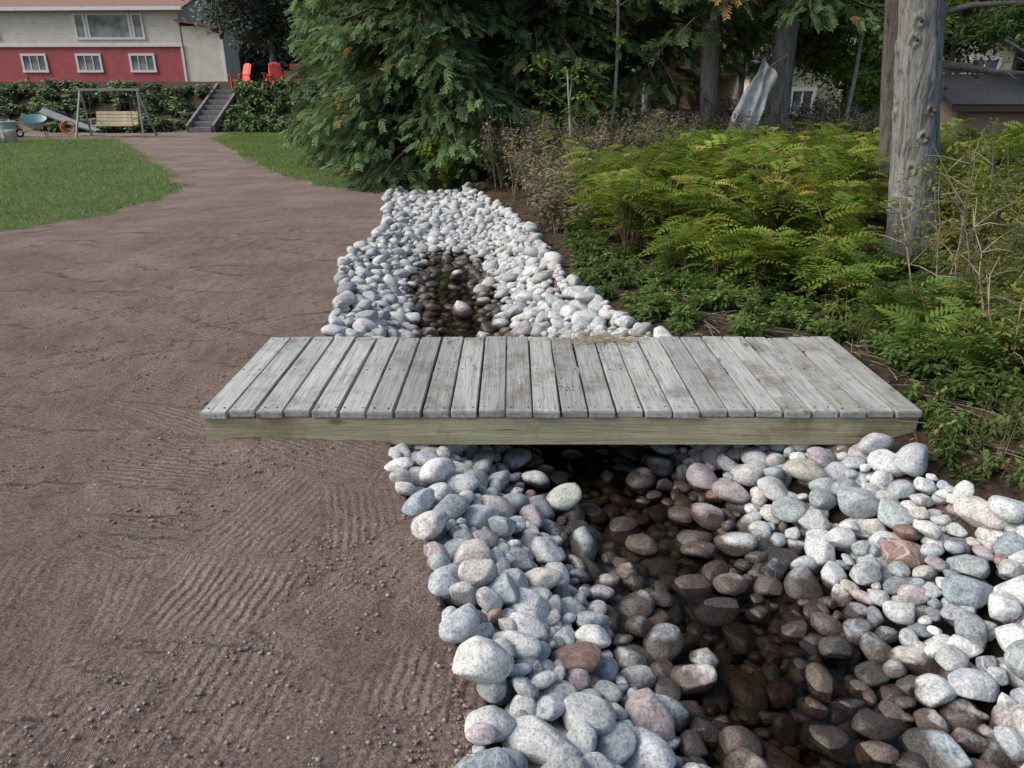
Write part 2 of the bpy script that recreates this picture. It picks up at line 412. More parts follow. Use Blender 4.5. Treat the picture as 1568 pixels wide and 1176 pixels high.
x0,x1,y0,y1,zt=-1.59,2.09,3.455,4.66,.18;NP=26;pw=(x1-x0)/NP
for i in range(NP):
    jx=rr.uniform(-.0015,.0015);w=pw-rr.uniform(.006,.012);L=(y1-y0)+rr.uniform(-.012,.012)
    wbox('plank_%d'%(i+1),(x0+pw*(i+.5)+jx,(y0+y1)/2+rr.uniform(-.008,.008),zt-.019+rr.uniform(-.003,.003)),(w,L,.038),deckm,br,(rr.gauss(0,.001),rr.gauss(0,.012),rr.gauss(0,.003)),.005)
mbn=MB()
for i in range(NP):
    for yy in (y0+.05,(y0+y1)/2,y1-.05):
        for dx in (-.04,.04):
            x=x0+pw*(i+.5)+dx+rr.uniform(-.01,.01);y=yy+rr.uniform(-.01,.01)
            mbn.tube([(x,y,zt-.01),(x,y,zt+.0035),(x,y,zt+.004)],[.0045,.0045,.0001],(.06,.045,.035),6)
mbn.build('nails',attrmat('nail_rust',.6),False,br)
bh=.155;zb=zt-.038-.001-bh/2
wbox('front_beam',((x0+x1)/2,y0+.030,zb),(x1-x0-.02,.038,bh),beamm,br,bev=.004)
wbox('middle_beam',((x0+x1)/2,(y0+y1)/2,zb),(x1-x0-.1,.038,bh),beamm,br)
wbox('back_beam',((x0+x1)/2,y1-.035,zb),(x1-x0-.02,.038,bh),beamm,br)
for k,xx in enumerate((x0+.012,x1-.012)): wbox('end_joist_%d'%(k+1),(xx,(y0+y1)/2,zb),(.038,y1-y0-.115,bh),deckm,br)
# ---------------------------------------------------------------- leaf templates
def lq(p,ang,L,W,zd=0.0,z0=0.0):
    d=np.array([math.cos(ang),math.sin(ang),0]);q=np.array([-d[1],d[0],0]);p=np.array([p[0],p[1],z0])
    return [p,p+d*L*.45+q*W+[0,0,zd*.3],p+d*L+[0,0,zd],p+d*L*.45-q*W+[0,0,zd*.3]]
def T_cedar():
    q=[];b=[]
    for i in range(5):
        x=.06+.18*i;L=.44*(1-.45*x);z=-.22*x*x
        for s in (-1,1):
            q.append(lq((x,0),s*R(40+random.uniform(-9,9)),L,.055,-.06+random.uniform(-.05,.05),z));b.append(.78+.45*x)
    q.append([np.array(v) for v in [(0,-.03,0),(.5,-.05,-.06),(1,0,-.22),(.5,.05,-.06)]]);b.append(.9)
    return np.array(q),np.array(b)
def T_pinn(n=8):
    q=[];b=[]
    for i in range(n):
        x=.14+.82*i/(n-1);L=.32*math.sin(math.pi*(.28+.62*i/(n-1)))+.03;z=.10*math.sin(x*3)-.30*x*x
        for s in (-1,1):
            q.append(lq((x,0),s*R(66-12*x),L,.048,-.03-.03*random.random(),z));b.append(.85+.25*random.random())
    q.append([np.array(v) for v in [(.94,0,-.26),(1.05,.03,-.30),(1.2,0,-.38),(1.05,-.03,-.30)]]);b.append(1)
    return np.array(q),np.array(b)
def T_cluster(n=6,W=.26,sp=.6):
    q=[];b=[]
    for i in range(n):
        a=random.uniform(-2.6,2.6);r=random.random()*sp
        q0=np.array(lq((r*math.cos(a),r*math.sin(a)),a+random.uniform(-.7,.7),.5,W*.5,random.uniform(-.35,.15),random.uniform(-.3,.3)));q.append(q0);b.append(random.uniform(.7,1.2))
    return np.array(q),np.array(b)
CED=[T_cedar() for _ in range(3)];PIN=T_pinn();CLU=[T_cluster() for _ in range(3)];CLU8=[T_cluster(8,.36,.9) for _ in range(3)]
def rdir(N,zlo=-1,zhi=1):
    a=rng.uniform(0,2*np.pi,N);z=rng.uniform(zlo,zhi,N);r=np.sqrt(np.maximum(1-z*z,0));return np.stack([r*np.cos(a),r*np.sin(a),z],-1)
def cols(N,a,b,extra=None,pe=0,jit=.15):
    t=rng.random(N)[:,None];c=np.array(a)*(1-t)+np.array(b)*t
    if extra is not None:
        m=rng.random(N)<pe;c[m]=np.array(extra)
    return c*(1+rng.uniform(-jit,jit,(N,1)))
cedm=leafmat('cedar_foliage',.22,.6,(1.2,1.25,.9));leafm=leafmat('broad_leaf',.38);fernm=leafmat('pinnate_leaf',.36);drym=leafmat('dry_leaf',.25,.8,(1.1,1,.8));grm=leafmat('grass_blade',.3);farm=leafmat('far_foliage',0)
def barkmat(name,a,b,dark):
    t=NT(name);P=t.obj();Q=t.scale(P,(20,20,2.4))
    n1=t.noise(Q,1.0,5,.7,.9);n2=t.noise(t.scale(P,(60,60,14)),1.0,3,.7);m=t.noise(P,2.5,3)
    c=t.mix(t.mapr(n1,.35,.65),a,b);c=t.mix(t.mapr(n1,.36,.47,.9,0),c,dark)
    c=t.mix(t.mapr(n2,.35,.65,.4,0),c,dark);c=t.mix(t.mapr(m,.55,.75,0,.35),c,(.19,.20,.17))
    return t.finish(c,.92,t.bump(t.math('ADD',n1,t.math('MULTIPLY',n2,.4)),1.0,.03),.1)
bark_g=barkmat('grey_bark',(.215,.215,.21),(.38,.38,.375),(.085,.08,.075))
bark_b=barkmat('brown_bark',(.17,.155,.145),(.28,.27,.255),(.06,.05,.045))
bark_d=barkmat('dark_bark',(.12,.105,.10),(.20,.185,.175),(.045,.037,.033))
brm=attrmat('branch_bark',.9,25,.4,.35)
def trunk(name,base,lean,H,r0,r1,mat,parent,seg=64,rows=120,knots=0,amp=.012,flare=.25,seed=0):
    z=np.linspace(0,1,rows)**1.25*H;a=np.linspace(0,2*np.pi,seg,endpoint=False)
    A,Zz=np.meshgrid(a,z);t=Zz/H
    r=r0+(r1-r0)*t+flare*r0*np.exp(-Zz/.22)*(1+.3*np.sin(A*5+seed))
    nA=A/(2*np.pi)*26
    def per(u,v,s):
        w=A/(2*np.pi);return vnoise(u,v,s)*(1-w)+vnoise(u-26,v,s)*w
    ridge=np.abs(per(nA+.9*vnoise(nA*0,Zz*2,seed+4),Zz*1.6,seed)-.5)*2
    r=r+amp*(ridge-.4)+amp*.5*(per(nA*1.0,Zz*9,seed+9)-.5)
    kn=random.Random(seed);KL=[]
    for i in range(knots):
        ka=kn.uniform(math.pi*.9,math.pi*2.1);kz=kn.uniform(.35,min(H,4.0));s=kn.uniform(.03,.05)
        da=np.angle(np.exp(1j*(A-ka)))*r0;d=np.hypot(da,(Zz-kz)*1.0)
        r=r+.024*np.exp(-((d-s)/.018)**2)-.018*np.exp(-(d/.018)**2);KL.append((ka,kz))
    cx=lean[0]*t+.004*H*np.sin(t*5+seed);cy=lean[1]*t
    V=np.stack([cx+r*np.cos(A),cy+r*np.sin(A),Zz-.12],-1).reshape(-1,3)
    i=np.arange(rows-1)[:,None]*seg;j=np.arange(seg)[None];j2=(j+1)%seg
    F=np.stack([i+j,i+j2,i+seg+j2,i+seg+j],-1).reshape(-1,4)
    o=make_mesh(name,V,F,mat,None,True,parent);return o,KL
def limb_pts(b,d,L,up,droop,n=7,wig=.04):
    s=np.linspace(0,1,n);P=np.array(b)[None]+np.outer(s*L,[d[0],d[1],0]);P[:,2]+=L*(up*s-droop*s*s);P[1:]+=rng.normal(0,wig*L*.3,(n-1,3));return P
def cedar(name,loc,H,R0,zlow,nl,nsp,r0,lean=(0,0),ca=(.075,.13,.062),cb=(.155,.22,.10),brown=.05,mat=None,ssc=(.20,.36),dens_top=.22,sector=None):
    z0=tpt(*loc);e=empty(name,(loc[0],loc[1],z0))
    trunk('trunk',loc,lean,H,r0,r0*.25,mat or bark_b,e,40,90,0,.012,.2,int(abs(loc[0]*37+loc[1]*11)))
    B=MB();Fm=MB()
    for i in range(nl):
        t=rng.random()**1.35;z=zlow+(H-zlow)*t*.97
        if z>5.0 and rng.random()>dens_top: continue
        L=R0*(1-((z-zlow)/(H-zlow+.3)))**.62*rng.uniform(.55,1.18);L=max(L,.35)
        a=rng.uniform(0,2*np.pi) if sector is None else rng.uniform(*sector);d=np.array([math.cos(a),math.sin(a)])
        cx,cy=lean[0]*z/H,lean[1]*z/H
        P=limb_pts((cx,cy,z),d,L,.16,.42,7)
        B.tube(P,np.linspace(.022+.008*L,.004,7),np.array((.13,.10,.08)),5)
        n=int(nsp*(.4+.6*L/R0)*(1 if z<5 else .6))
        s=rng.uniform(.18,1.02,n)**.8;base=np.stack([np.interp(s,np.linspace(0,1,7),P[:,k]) for k in range(3)],-1)
        lat=np.stack([-d[1]*np.ones(n),d[0]*np.ones(n),np.zeros(n)],-1);sg=rng.uniform(-1,1,n)
        w=.26*L*np.sin(np.clip(s,0,1)*2.6)[:,None]*sg[:,None]
        pos=base+lat*w+rng.normal(0,.05,(n,3));pos[:,2]-=np.abs(w[:,0])*.35+rng.random(n)*.12
        fwd=np.concatenate([np.tile(d,(n,1)),np.zeros((n,1))],1)*.8+lat*sg[:,None]*1.0+rng.normal(0,.25,(n,3));fwd[:,2]-=rng.uniform(.1,.9,n)
        up=np.array([0,0,1.])+rng.normal(0,.5,(n,3))
        tone=rng.uniform(.65,1.3)
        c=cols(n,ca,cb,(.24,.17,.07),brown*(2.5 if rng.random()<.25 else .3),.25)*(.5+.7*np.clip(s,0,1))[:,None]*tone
        sc=rng.uniform(*ssc,n)*(1 if z<5 else 1.6)
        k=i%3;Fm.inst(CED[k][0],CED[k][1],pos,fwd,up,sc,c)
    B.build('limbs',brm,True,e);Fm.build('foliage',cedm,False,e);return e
cedar('cedar_tree',(-1.5,15.0),9,2.45,.15,250,100,.2)
cedar('cedar_tree',(.35,16.3),10,2.4,.25,220,85,.22,ca=(.065,.115,.05),cb=(.135,.195,.075),brown=.08)
cedar('cedar_tree',(-2.9,18.6),9,2.3,.3,160,65,.2)
cedar('cedar_tree',(2.3,17.6),10,2.8,2.0,110,70,.20,brown=.12)
cedar('cedar_tree',(3.85,15.3),10,1.9,2.6,70,55,.20,(-.6,0),brown=.10,mat=bark_b)
cedar('cedar_tree',(5.05,15.2),11,1.7,2.9,60,55,.24,(0.1,0),brown=.06,mat=bark_g)
cedar('cedar_tree',(4.82,9.7),11,1.8,3.9,50,35,.15,(-1.4,0),mat=bark_d)
cedar('cedar_tree',(-4.2,24),10,2.4,.6,120,45,.2,ca=(.08,.125,.07),cb=(.12,.17,.09),ssc=(.4,.6))
e=empty('pine_tree',(4.22,7.75,tpt(4.22,7.75)));LN=-1.75
o,KL=trunk('trunk',None,(LN,.1),11,.225,.10,bark_g,e,140,460,34,.024,.22,5)
B=MB()
for ka,kz in KL:
    rr0=.225+(.10-.225)*kz/11;c=np.array([LN*kz/11+math.cos(ka)*rr0,math.sin(ka)*rr0,kz-.12]);d=np.array([math.cos(ka),math.sin(ka),.15])
    B.tube([c-d*.02,c+d*.022,c+d*.03],[.017,.014,.001],(.10,.085,.075),7)
def dead(b,pts,r,col=(.20,.18,.165)):
    P=np.array(b)+np.array(pts);B.tube(P,np.linspace(r,.006,len(P)),col,7)
    for i in range(2,len(P)):
        for q in range(3):
            d=rng.normal(0,1,3);d[2]=abs(d[2])*.4-.2;d=d/np.linalg.norm(d);q0=P[i]+rng.normal(0,.01,3);l=rng.uniform(.2,.6)
            B.tube([q0,q0+d*l*.5,q0+d*l+[0,0,-.08]],[.008,.005,.002],col,4)
dead((-.15,0,1.78),[(0,0,0),(.3,.1,-.02),(.7,.2,-.07),(1.2,.4,-.08),(1.8,.5,-.16),(2.6,.6,-.2)],.045)
dead((-.3,0,2.2),[(0,0,0),(.3,-.1,.08),(.8,-.1,.1),(1.4,.1,.08),(2.2,.2,.2)],.03)
B.build('limbs',brm,True,e)
Fm=MB();B2=MB()
for i in range(60):
    z=rng.uniform(3.8,10.8);L=2.2*(1-(z-3.4)/8)**.6;a=rng.uniform(0,6.28);P=limb_pts((LN*z/11,0,z),(math.cos(a),math.sin(a)),L,.2,.3)
    B2.tube(P,np.linspace(.03,.005,7),(.1,.08,.07));n=22;s=rng.uniform(.3,1,n);b=np.stack([np.interp(s,np.linspace(0,1,7),P[:,k]) for k in range(3)],-1)+rng.normal(0,.1,(n,3))
    Fm.inst(CED[0][0],CED[0][1],b,rdir(n,-.4,.3),np.array([0,0,1.])+rng.normal(0,.4,(n,3)),rng.uniform(.3,.5,n),cols(n,(.06,.10,.04),(.10,.15,.06)))
B2.build('upper_limbs',brm,True,e);Fm.build('foliage',cedm,False,e)
def decid(name,loc,H,zlo,rad,n,ca,cb,r0,mat,ls=.22,extra=None,pe=0,clump=26,lean=(0,0),lm=None):
    z0=tpt(*loc);e=empty(name,(loc[0],loc[1],z0));trunk('trunk',loc,lean,H*.9,r0,r0*.2,mat,e,28,60,0,.006,.15,int(abs(loc[0]*13)))
    B=MB();Fm=MB();cz=(H+zlo)/2;hz=(H-zlo)/2
    for i in range(clump):
        d=rdir(1)[0];rr_=rng.uniform(.35,1)**.5;c=np.array([d[0]*rad*rr_,d[1]*rad*rr_,cz+d[2]*hz*rr_])
        zb=max(min(c[2]-rng.uniform(.5,1.5),H*.85),zlo*.7);b=np.array([lean[0]*zb/H,lean[1]*zb/H,zb])
        P=np.linspace(b,c,6);P[1:-1]+=rng.normal(0,.12,(4,3));B.tube(P,np.linspace(.035,.006,6),(.16,.14,.12))
        m=n//clump;pr=rng.uniform(.45,.95)*rad*.45
        off=rng.normal(0,1,(m,3))*[pr*.6,pr*.6,pr*.42];pos=c+off
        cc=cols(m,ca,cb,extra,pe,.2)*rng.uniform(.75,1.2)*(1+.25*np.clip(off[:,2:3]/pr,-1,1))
        k=i%3;Fm.inst(CLU[k][0],CLU[k][1],pos,rdir(m,-.6,.4),np.array([0,0,1.])+rng.normal(0,.5,(m,3)),ls*rng.uniform(.7,1.2,m)*1.6,cc)
    B.build('limbs',brm,True,e);Fm.build('foliage',lm or leafm,False,e);return e
decid('maple_tree',(7.4,17.0),4.6,1.1,1.5,8000,(.20,.34,.07),(.36,.50,.13),.09,bark_g,.13,(.46,.40,.12),.05,44)
decid('maple_tree',(6.8,24),8,2.0,2.3,4500,(.13,.23,.06),(.23,.34,.10),.13,bark_b,.2,None,0,30)
decid('maple_tree',(13.8,25.5),8.5,3.6,2.4,3500,(.08,.14,.045),(.14,.21,.07),.15,bark_d,.22,None,0,26)
decid('maple_tree',(10.4,15.5),8,3.7,1.9,2600,(.08,.14,.04),(.14,.22,.06),.10,bark_d,.17,None,0,26)
decid('birch_tree',(3.5,21),8,3.0,2.2,3500,(.08,.15,.04),(.15,.23,.06),.12,bark_g,.2,None,0,24)
decid('maple_tree',(-13.5,46),10,2.2,3.4,4000,(.13,.175,.14),(.19,.24,.18),.2,bark_d,.35,None,0,30,lm=farm)  # distance haze is mixed into these pale far leaf colours
decid('maple_tree',(-8.5,43),10,1.5,3.4,4000,(.13,.175,.14),(.19,.24,.18),.2,bark_d,.35,None,0,30,lm=farm)  # same haze-paled leaf colours
decid('maple_tree',(-4,36),10,1.2,3.4,3500,(.09,.14,.085),(.14,.19,.11),.2,bark_d,.33,None,0,30,lm=farm)
Fm=MB();B=MB()
for i in range(90):
    x=rng.uniform(-62,62);y=rng.uniform(58,80);H=rng.uniform(10,17);z0=tpt(x,y);rad=rng.uniform(2.5,4.2)
    B.tube([(x,y,z0-.3),(x+.2,y,z0+H*.5),(x,y,z0+H)],[.28,.2,.05],(.1,.09,.08),6)
    con=rng.random()<.5;m=900
    zz=rng.random(m)**1.2;rr_=(1-zz)**.7*rad if con else np.sin(np.clip(zz*2.6+.45,0,3.1))*rad
    a=rng.uniform(0,6.28,m);q=rr_*rng.uniform(.5,1,m)**.5
    pos=np.stack([x+q*np.cos(a),y+q*np.sin(a),z0+.3+zz*H],-1)+rng.normal(0,.25,(m,3))
    ba=rng.uniform(.8,1.25);c=cols(m,(.10,.14,.115),(.17,.22,.165),None,0,.2)*ba  # pale bluish greens, with distance haze put into the leaf colour
    k=i%3;Fm.inst(CLU8[k][0][:3],CLU8[k][1][:3],pos,rdir(m,-.5,.3),np.array([0,0,1.])+rng.normal(0,.5,(m,3)),rng.uniform(.8,1.4,m),c)
fe=empty('forest_background');B.build('trunks',brm,True,fe);Fm.build('foliage',farm,False,fe)
# ---------------------------------------------------------------- shrubs
def sample_poly(P,N):
    P=np.array(P);lo=P.min(0);hi=P.max(0);o=[]
    while sum(map(len,o))<N:
        q=rng.uniform(lo,hi,(N*3,2));m=poly_sd(q[:,0],q[:,1],P)>0;o.append(q[m])
    return np.concatenate(o)[:N]
def thicket(name,P,N,hf,stems,leaves,ca,cb,extra=None,pe=0,fs=(.22,.34),tmpl=PIN,mat=None,stemc=(.17,.11,.08),lowbias=.25,skip=None):
    e=empty(name);B=MB();Fm=MB();pts=sample_poly(P,N)
    if skip is not None: pts=pts[~skip(pts[:,0],pts[:,1])]
    zz=terrain(pts[:,0],pts[:,1])
    for (x,y),z in zip(pts,zz):
        H0=hf(x,y)*rng.uniform(.65,1.2);tone=rng.uniform(.72,1.2)*(.75+.55*vnoise(np.array([x*.9]),np.array([y*.9]),55)[0])
        mixg=vnoise(np.array([x*.7]),np.array([y*.7]),56)[0]
        for s in range(stems):
            a=rng.uniform(0,6.28);H=H0*rng.uniform(.7,1.05);sp=rng.uniform(.1,.42)*H
            q=np.linspace(0,1,5);Pp=np.stack([x+np.cos(a)*sp*q**1.5,y+np.sin(a)*sp*q**1.5,z-.02+H*(q-.08*q*q)],-1)
            B.tube(Pp,np.linspace(.006,.0025,5),np.array(stemc)*rng.uniform(.7,1.2),4)
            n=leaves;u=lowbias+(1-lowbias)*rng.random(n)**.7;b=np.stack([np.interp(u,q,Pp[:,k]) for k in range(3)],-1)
            la=rng.uniform(0,6.28,n);f=np.stack([np.cos(la),np.sin(la),rng.uniform(-.15,.65,n)],-1)
            up=np.array([0,0,1.])+rng.normal(0,.3,(n,3))
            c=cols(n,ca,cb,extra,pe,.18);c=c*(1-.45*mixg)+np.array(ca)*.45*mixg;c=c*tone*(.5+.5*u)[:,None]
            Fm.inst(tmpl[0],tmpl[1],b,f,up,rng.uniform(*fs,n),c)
    B.build('stems',brm,True,e);Fm.build('leaves',mat or fernm,False,e);return e
def nearT(x,y): return (np.abs(x-(4.22*y/7.75))<.55)&(y>5.0)&(y<8.0)
FP=[(1.0,9.9),(.85,8.4),(1.1,7.3),(1.5,6.5),(2.0,5.9),(2.9,5.4),(3.6,5.6),(4.0,6.5),(5.2,7.2),(6.4,8.2),(8.5,11),(9,13.5),(5,13.5),(2.6,13),(1.6,12)]
thicket('false_spirea_thicket',FP,280,lambda x,y:.60+.36*float(ss(5.4,8.0,y)),6,8,(.12,.21,.042),(.30,.355,.068),(.44,.36,.10),.08,(.20,.34),stemc=(.24,.15,.11),lowbias=.30,skip=nearT)
FP2=[(2.4,5.2),(2.45,4.1),(2.9,3.8),(4.5,4.2),(5.5,6),(5.5,7),(4.6,6.6),(3.6,5.6)]
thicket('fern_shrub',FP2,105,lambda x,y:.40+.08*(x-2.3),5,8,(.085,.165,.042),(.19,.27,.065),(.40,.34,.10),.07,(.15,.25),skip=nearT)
GC=[(.55,8.4),(.62,6.8),(.95,5.6),(1.35,4.85),(2.1,4.72),(2.25,4.1),(2.5,3.7),(3.2,3.5),(4.2,4.2),(4.8,7.3),(3.6,7.3),(2.2,6.9),(1.3,7.6),(.8,9.0)]
thicket('ground_cover_plants',GC,400,lambda x,y:.19,4,8,(.085,.155,.045),(.17,.25,.075),(.3,.27,.10),.08,(.06,.115),CLU[0],leafm,(.14,.13,.07),.15)
thicket('bridge_edge_weeds',[(1.75,3.3),(2.1,2.95),(2.5,2.4),(3.2,2.7),(3.2,3.5),(2.25,4.0),(2.14,3.42),(1.8,3.42)],80,lambda x,y:.12,3,7,(.08,.15,.045),(.15,.22,.06),(.26,.22,.12),.2,(.045,.08),CLU[1],leafm,(.12,.13,.06),.1)
DW=[(.35,9.8),(.45,8.8),(.9,8.6),(1.2,9.5),(1.8,12),(4,14),(7.5,14.5),(7.5,17.5),(3.2,17),(1.6,15),(-.4,13.8),(-.2,12)]
thicket('dry_weeds',DW,400,lambda x,y:.55+.62*float(ss(9,14,y)),5,7,(.24,.20,.145),(.38,.33,.25),(.17,.23,.11),.42,(.08,.17),CLU[2],drym,(.32,.27,.22),.3)
thicket('leafy_shrub',[(-1.9,13.9),(-1.2,13.4),(.2,13.6),(1.0,14.3),(.4,15),(-1.4,15)],60,lambda x,y:1.0,5,14,(.10,.18,.04),(.26,.34,.06),(.4,.36,.09),.06,(.12,.20),CLU[0],leafm)
thicket('roadside_shrub',[(5.2,8),(6,6.4),(8,7.5),(13,13),(14,18),(9,16),(6.5,11)],150,lambda x,y:.72,6,10,(.08,.15,.035),(.18,.25,.06),(.3,.23,.09),.12,(.14,.24),CLU[1],leafm)
# sparse dry grass at lower right
e=MB()
def gblade(x,y,l,c,w=.0022):
    z=tpt(x,y);a=rng.uniform(0,6.28);le=rng.uniform(.15,.7)*l;q=np.linspace(0,1,5)
    e.tube(np.stack([x+np.cos(a)*le*q**1.7,y+np.sin(a)*le*q**1.7,z+l*(q-.25*q*q)],-1),np.linspace(w,w*.3,5),c,3)
for i in range(900):
    x=rng.uniform(2.2,3.9);y=rng.uniform(2.7,5.2)
    if x<2.4 and 3.4<y<4.7: continue
    c=np.array((.34,.29,.18))*rng.uniform(.5,1.2) if rng.random()<.65 else np.array((.16,.2,.07))
    gblade(x,y,rng.uniform(.08,.36),c)
for i in range(46): gblade(2.5+rng.normal(0,.14),5.0+rng.normal(0,.12),rng.uniform(.14,.32),np.array((.33,.40,.10))*rng.uniform(.7,1.2),.003)
e.build('wild_grass',drym)
e=empty('twiggy_shrub',(0,0,0));B=MB();Fm=MB()
for i in range(80):
    x=rng.uniform(2.75,4.3);y=rng.uniform(3.2,5.6) if x>3 else rng.uniform(3.3,4.2);z=tpt(x,y);H=rng.uniform(.5,1.45);a=rng.uniform(0,6.28);sp=rng.uniform(.05,.5)*H
    q=np.linspace(0,1,7);P=np.stack([x+np.cos(a)*sp*q**1.3,y+np.sin(a)*sp*q**1.3,z-.03+H*q],-1);P[1:]+=rng.normal(0,.016,(6,3))
    cc=np.array((.30,.25,.20))*rng.uniform(.5,1.15);B.tube(P,np.linspace(.008,.002,7),cc,5)
    for k in range(6):
        p=P[rng.integers(2,6)];d=rdir(1,-.1,.8)[0];l=rng.uniform(.15,.4);B.tube([p,p+d*l*.5+[0,0,.02],p+d*l],[.004,.003,.0012],cc,4)
        n=4;Fm.inst(CLU[k%3][0],CLU[k%3][1],p+d*l+rng.normal(0,.04,(n,3)),rdir(n,-.4,.4),np.array([0,0,1.])+rng.normal(0,.4,(n,3)),rng.uniform(.05,.1,n),cols(n,(.11,.16,.05),(.28,.28,.08)))
B.build('stems',brm,True,e);Fm.build('leaves',leafm,False,e)
B=MB()
for i in range(520):
    y=rng.uniform(2.3,7.5);xr_=float(np.interp(y,RY,RX));x=xr_+.02+rng.random()**1.3*1.8
    if 3.4<y<4.7 and x<2.12: continue
    z=tpt(x,y)+.012;a=rng.uniform(0,6.28);l=rng.uniform(.06,.35);d=np.array([math.cos(a),math.sin(a),rng.uniform(-.02,.18)])
    B.tube([(x,y,z),np.array([x,y,z])+d*l*.5+[0,0,.006],np.array([x,y,z])+d*l],[.0035,.003,.0015],np.array((.3,.25,.2))*rng.uniform(.3,.95),4)
B.build('fallen_twigs',brm,True)
Fm=MB();n=9000;y=rng.uniform(1.8,15,n);x=np.interp(y,RY,RX)+.03+rng.random(n)**1.3*5;ok=~((y>3.4)&(y<4.72)&(x<2.14));x=x[ok];y=y[ok];n=len(x)
pos=np.stack([x,y,terrain(x,y)+.015],-1);Fm.inst(CLU[0][0][:2],CLU[0][1][:2],pos,rdir(n,-.2,.2),np.array([0,0,1.])+rng.normal(0,.25,(n,3)),rng.uniform(.04,.1,n),cols(n,(.09,.06,.04),(.25,.18,.1),(.4,.32,.1),.08))
Fm.build('leaf_litter',drym)
Fm=MB();n=190;x=np.concatenate([rng.normal(.62,.2,80),rng.uniform(-.6,2.0,110)]);y=np.concatenate([rng.normal(4.52,.08,80),rng.uniform(3.5,4.62,110)]);pos=np.stack([x,y,np.full(n,zt+.006)],-1)
Fm.inst(CLU[0][0][:1],CLU[0][1][:1],pos,rdir(n,-.1,.1),np.tile([0,0,1.],(n,1)),rng.uniform(.02,.05,n),cols(n,(.07,.045,.03),(.2,.14,.07)))
for (cx,cy) in ((.42,4.62),(.68,4.6),(1.55,4.42),(1.82,4.36),(.95,4.2),(1.2,4.05),(-.9,4.45),(.3,3.75),(-.05,4.5),(1.9,4.5)):
    n=22;pos=np.stack([rng.normal(cx,.022,n),rng.normal(cy,.022,n),np.full(n,zt+.010)],-1)
    Fm.inst(CLU[1][0][:2],CLU[1][1][:2],pos,rdir(n,-.1,.3),np.tile([0,0,1.],(n,1)),rng.uniform(.03,.07,n),cols(n,(.07,.035,.02),(.2,.12,.06)))
Fm.build('leaf_debris',drym)
B=MB()
for i in range(60):
    p=np.array([.60+rng.normal(0,.12),4.56+rng.normal(0,.05),zt+.01]);a=rng.uniform(0,6.28);d=np.array([math.cos(a),math.sin(a)*.7,rng.uniform(.0,.4)]);l=rng.uniform(.08,.28);B.tube([p,p+d*l*.6,p+d*l-[0,0,.02]],[.0024,.002,.001],(.36,.28,.16),4)
B.build('grass_tuft',brm,True)
# ---------------------------------------------------------------- grass blades
Fm=MB()
bl=np.array([[(0,-.11,0),(0,.11,0),(.6,.06,.05),(1,0,.22)]]);
for Pg,N in ((GL,150000),(GR,80000)):
    q=sample_poly(Pg,N);m=(q[:,0]>-.8*q[:,1]-1.5)&(q[:,1]<31);q=q[m];q=q+rng.normal(0,.07,q.shape)
    q=q[(poly_sd(q[:,0],q[:,1],Pg)+(fbm(q[:,0]*2.2,q[:,1]*2.2,21,4)-.5)*.9)>-.05];n=len(q)
    pos=np.stack([q[:,0],q[:,1],terrain(q[:,0],q[:,1])],-1);d=rdir(n,.6,1.0)
    tn=fbm(q[:,0]*.8,q[:,1]*.8,91,3)[:,None]
    c=cols(n,(.14,.215,.09),(.22,.30,.13),(.33,.30,.17),.08)*(.8+.5*tn)
    Fm.inst(bl,np.ones(1),pos,d,rdir(n,-.2,.2),rng.uniform(.04,.085,n),c)
Fm.build('lawn_grass',grm)
thicket('hedge_bank',[(-32,30.2),(-12.8,30.2),(-12.8,33.6),(-32,34)],330,lambda x,y:.5,5,9,(.15,.21,.115),(.24,.31,.16),(.33,.30,.18),.08,(.24,.38),CLU[0],farm,(.2,.17,.13),.05)
thicket('hedge_bank',[(-11.2,30.2),(-2,29),(0,33),(-5,34),(-11.2,33.6)],260,lambda x,y:.5,5,9,(.15,.215,.105),(.24,.32,.14),(.33,.30,.16),.08,(.24,.36),CLU[1],farm,(.2,.17,.13),.05)
stone=simple('step_stone',(.22,.21,.21),.9,.3,5,.4)
e=empty('garden_steps',(-12,30.3,0))
for i in range(8): box('step_%d'%(i+1),(0,.22+.46*i,.095+.19*i),(.86,.5,.19-.006),stone,e,bev=.015)
for s in (-1,1): beam('side_wall_%d'%(s+2),(s*.50,0,.12),(s*.50,3.9,1.65),.12,.3,stone,e)
# ---------------------------------------------------------------- houses
def siding(name,c,step=.13,axis=2):
    t=NT(name);P=t.obj();z=t.n('SeparateXYZ',Vector=P).outputs[axis]
    fr=t.math('FRACT',t.math('DIVIDE',z,step));ln=t.mapr(fr,0,.12,1,0)
    k=t.mapr(t.noise(P,2.2,3),.3,.7,.88,1.08);cc=t.mix(1.0,c,t.n('CombineColor',Red=k,Green=k,Blue=k).outputs[0],'MULTIPLY')
    cc=t.mix(t.math('MULTIPLY',ln,.4),cc,tuple(v*.4 for v in c));return t.finish(cc,.7,t.bump(fr,.5,.02))
whit=siding('white_siding',(.84,.81,.70),.2);reds=siding('red_siding',(.52,.13,.14),.2,2);cream=siding('cream_siding',(.76,.68,.48),.18);tan=siding('tan_board_siding',(.48,.37,.30),.22,0);brown=siding('brown_siding',(.19,.14,.11),.2,0)
trimw=simple('white_trim',(.84,.84,.82),.5,.06,3,.05);trimb=simple('brown_trim',(.09,.06,.045),.6,.2,3,.1)
shing=simple('grey_shingle',(.22,.22,.23),.9,.35,14,.6);shd=simple('dark_shingle',(.08,.08,.085),.9,.35,14,.6);redroof=simple('brown_shingle',(.28,.17,.14),.9,.3,14,.5)
gt=NT('window_glass');glassm=gt.finish(gt.mix(gt.mapr(gt.noise(gt.obj(),.9,2),.4,.6),(.07,.09,.095),(.32,.36,.38)),.08,None,.6)
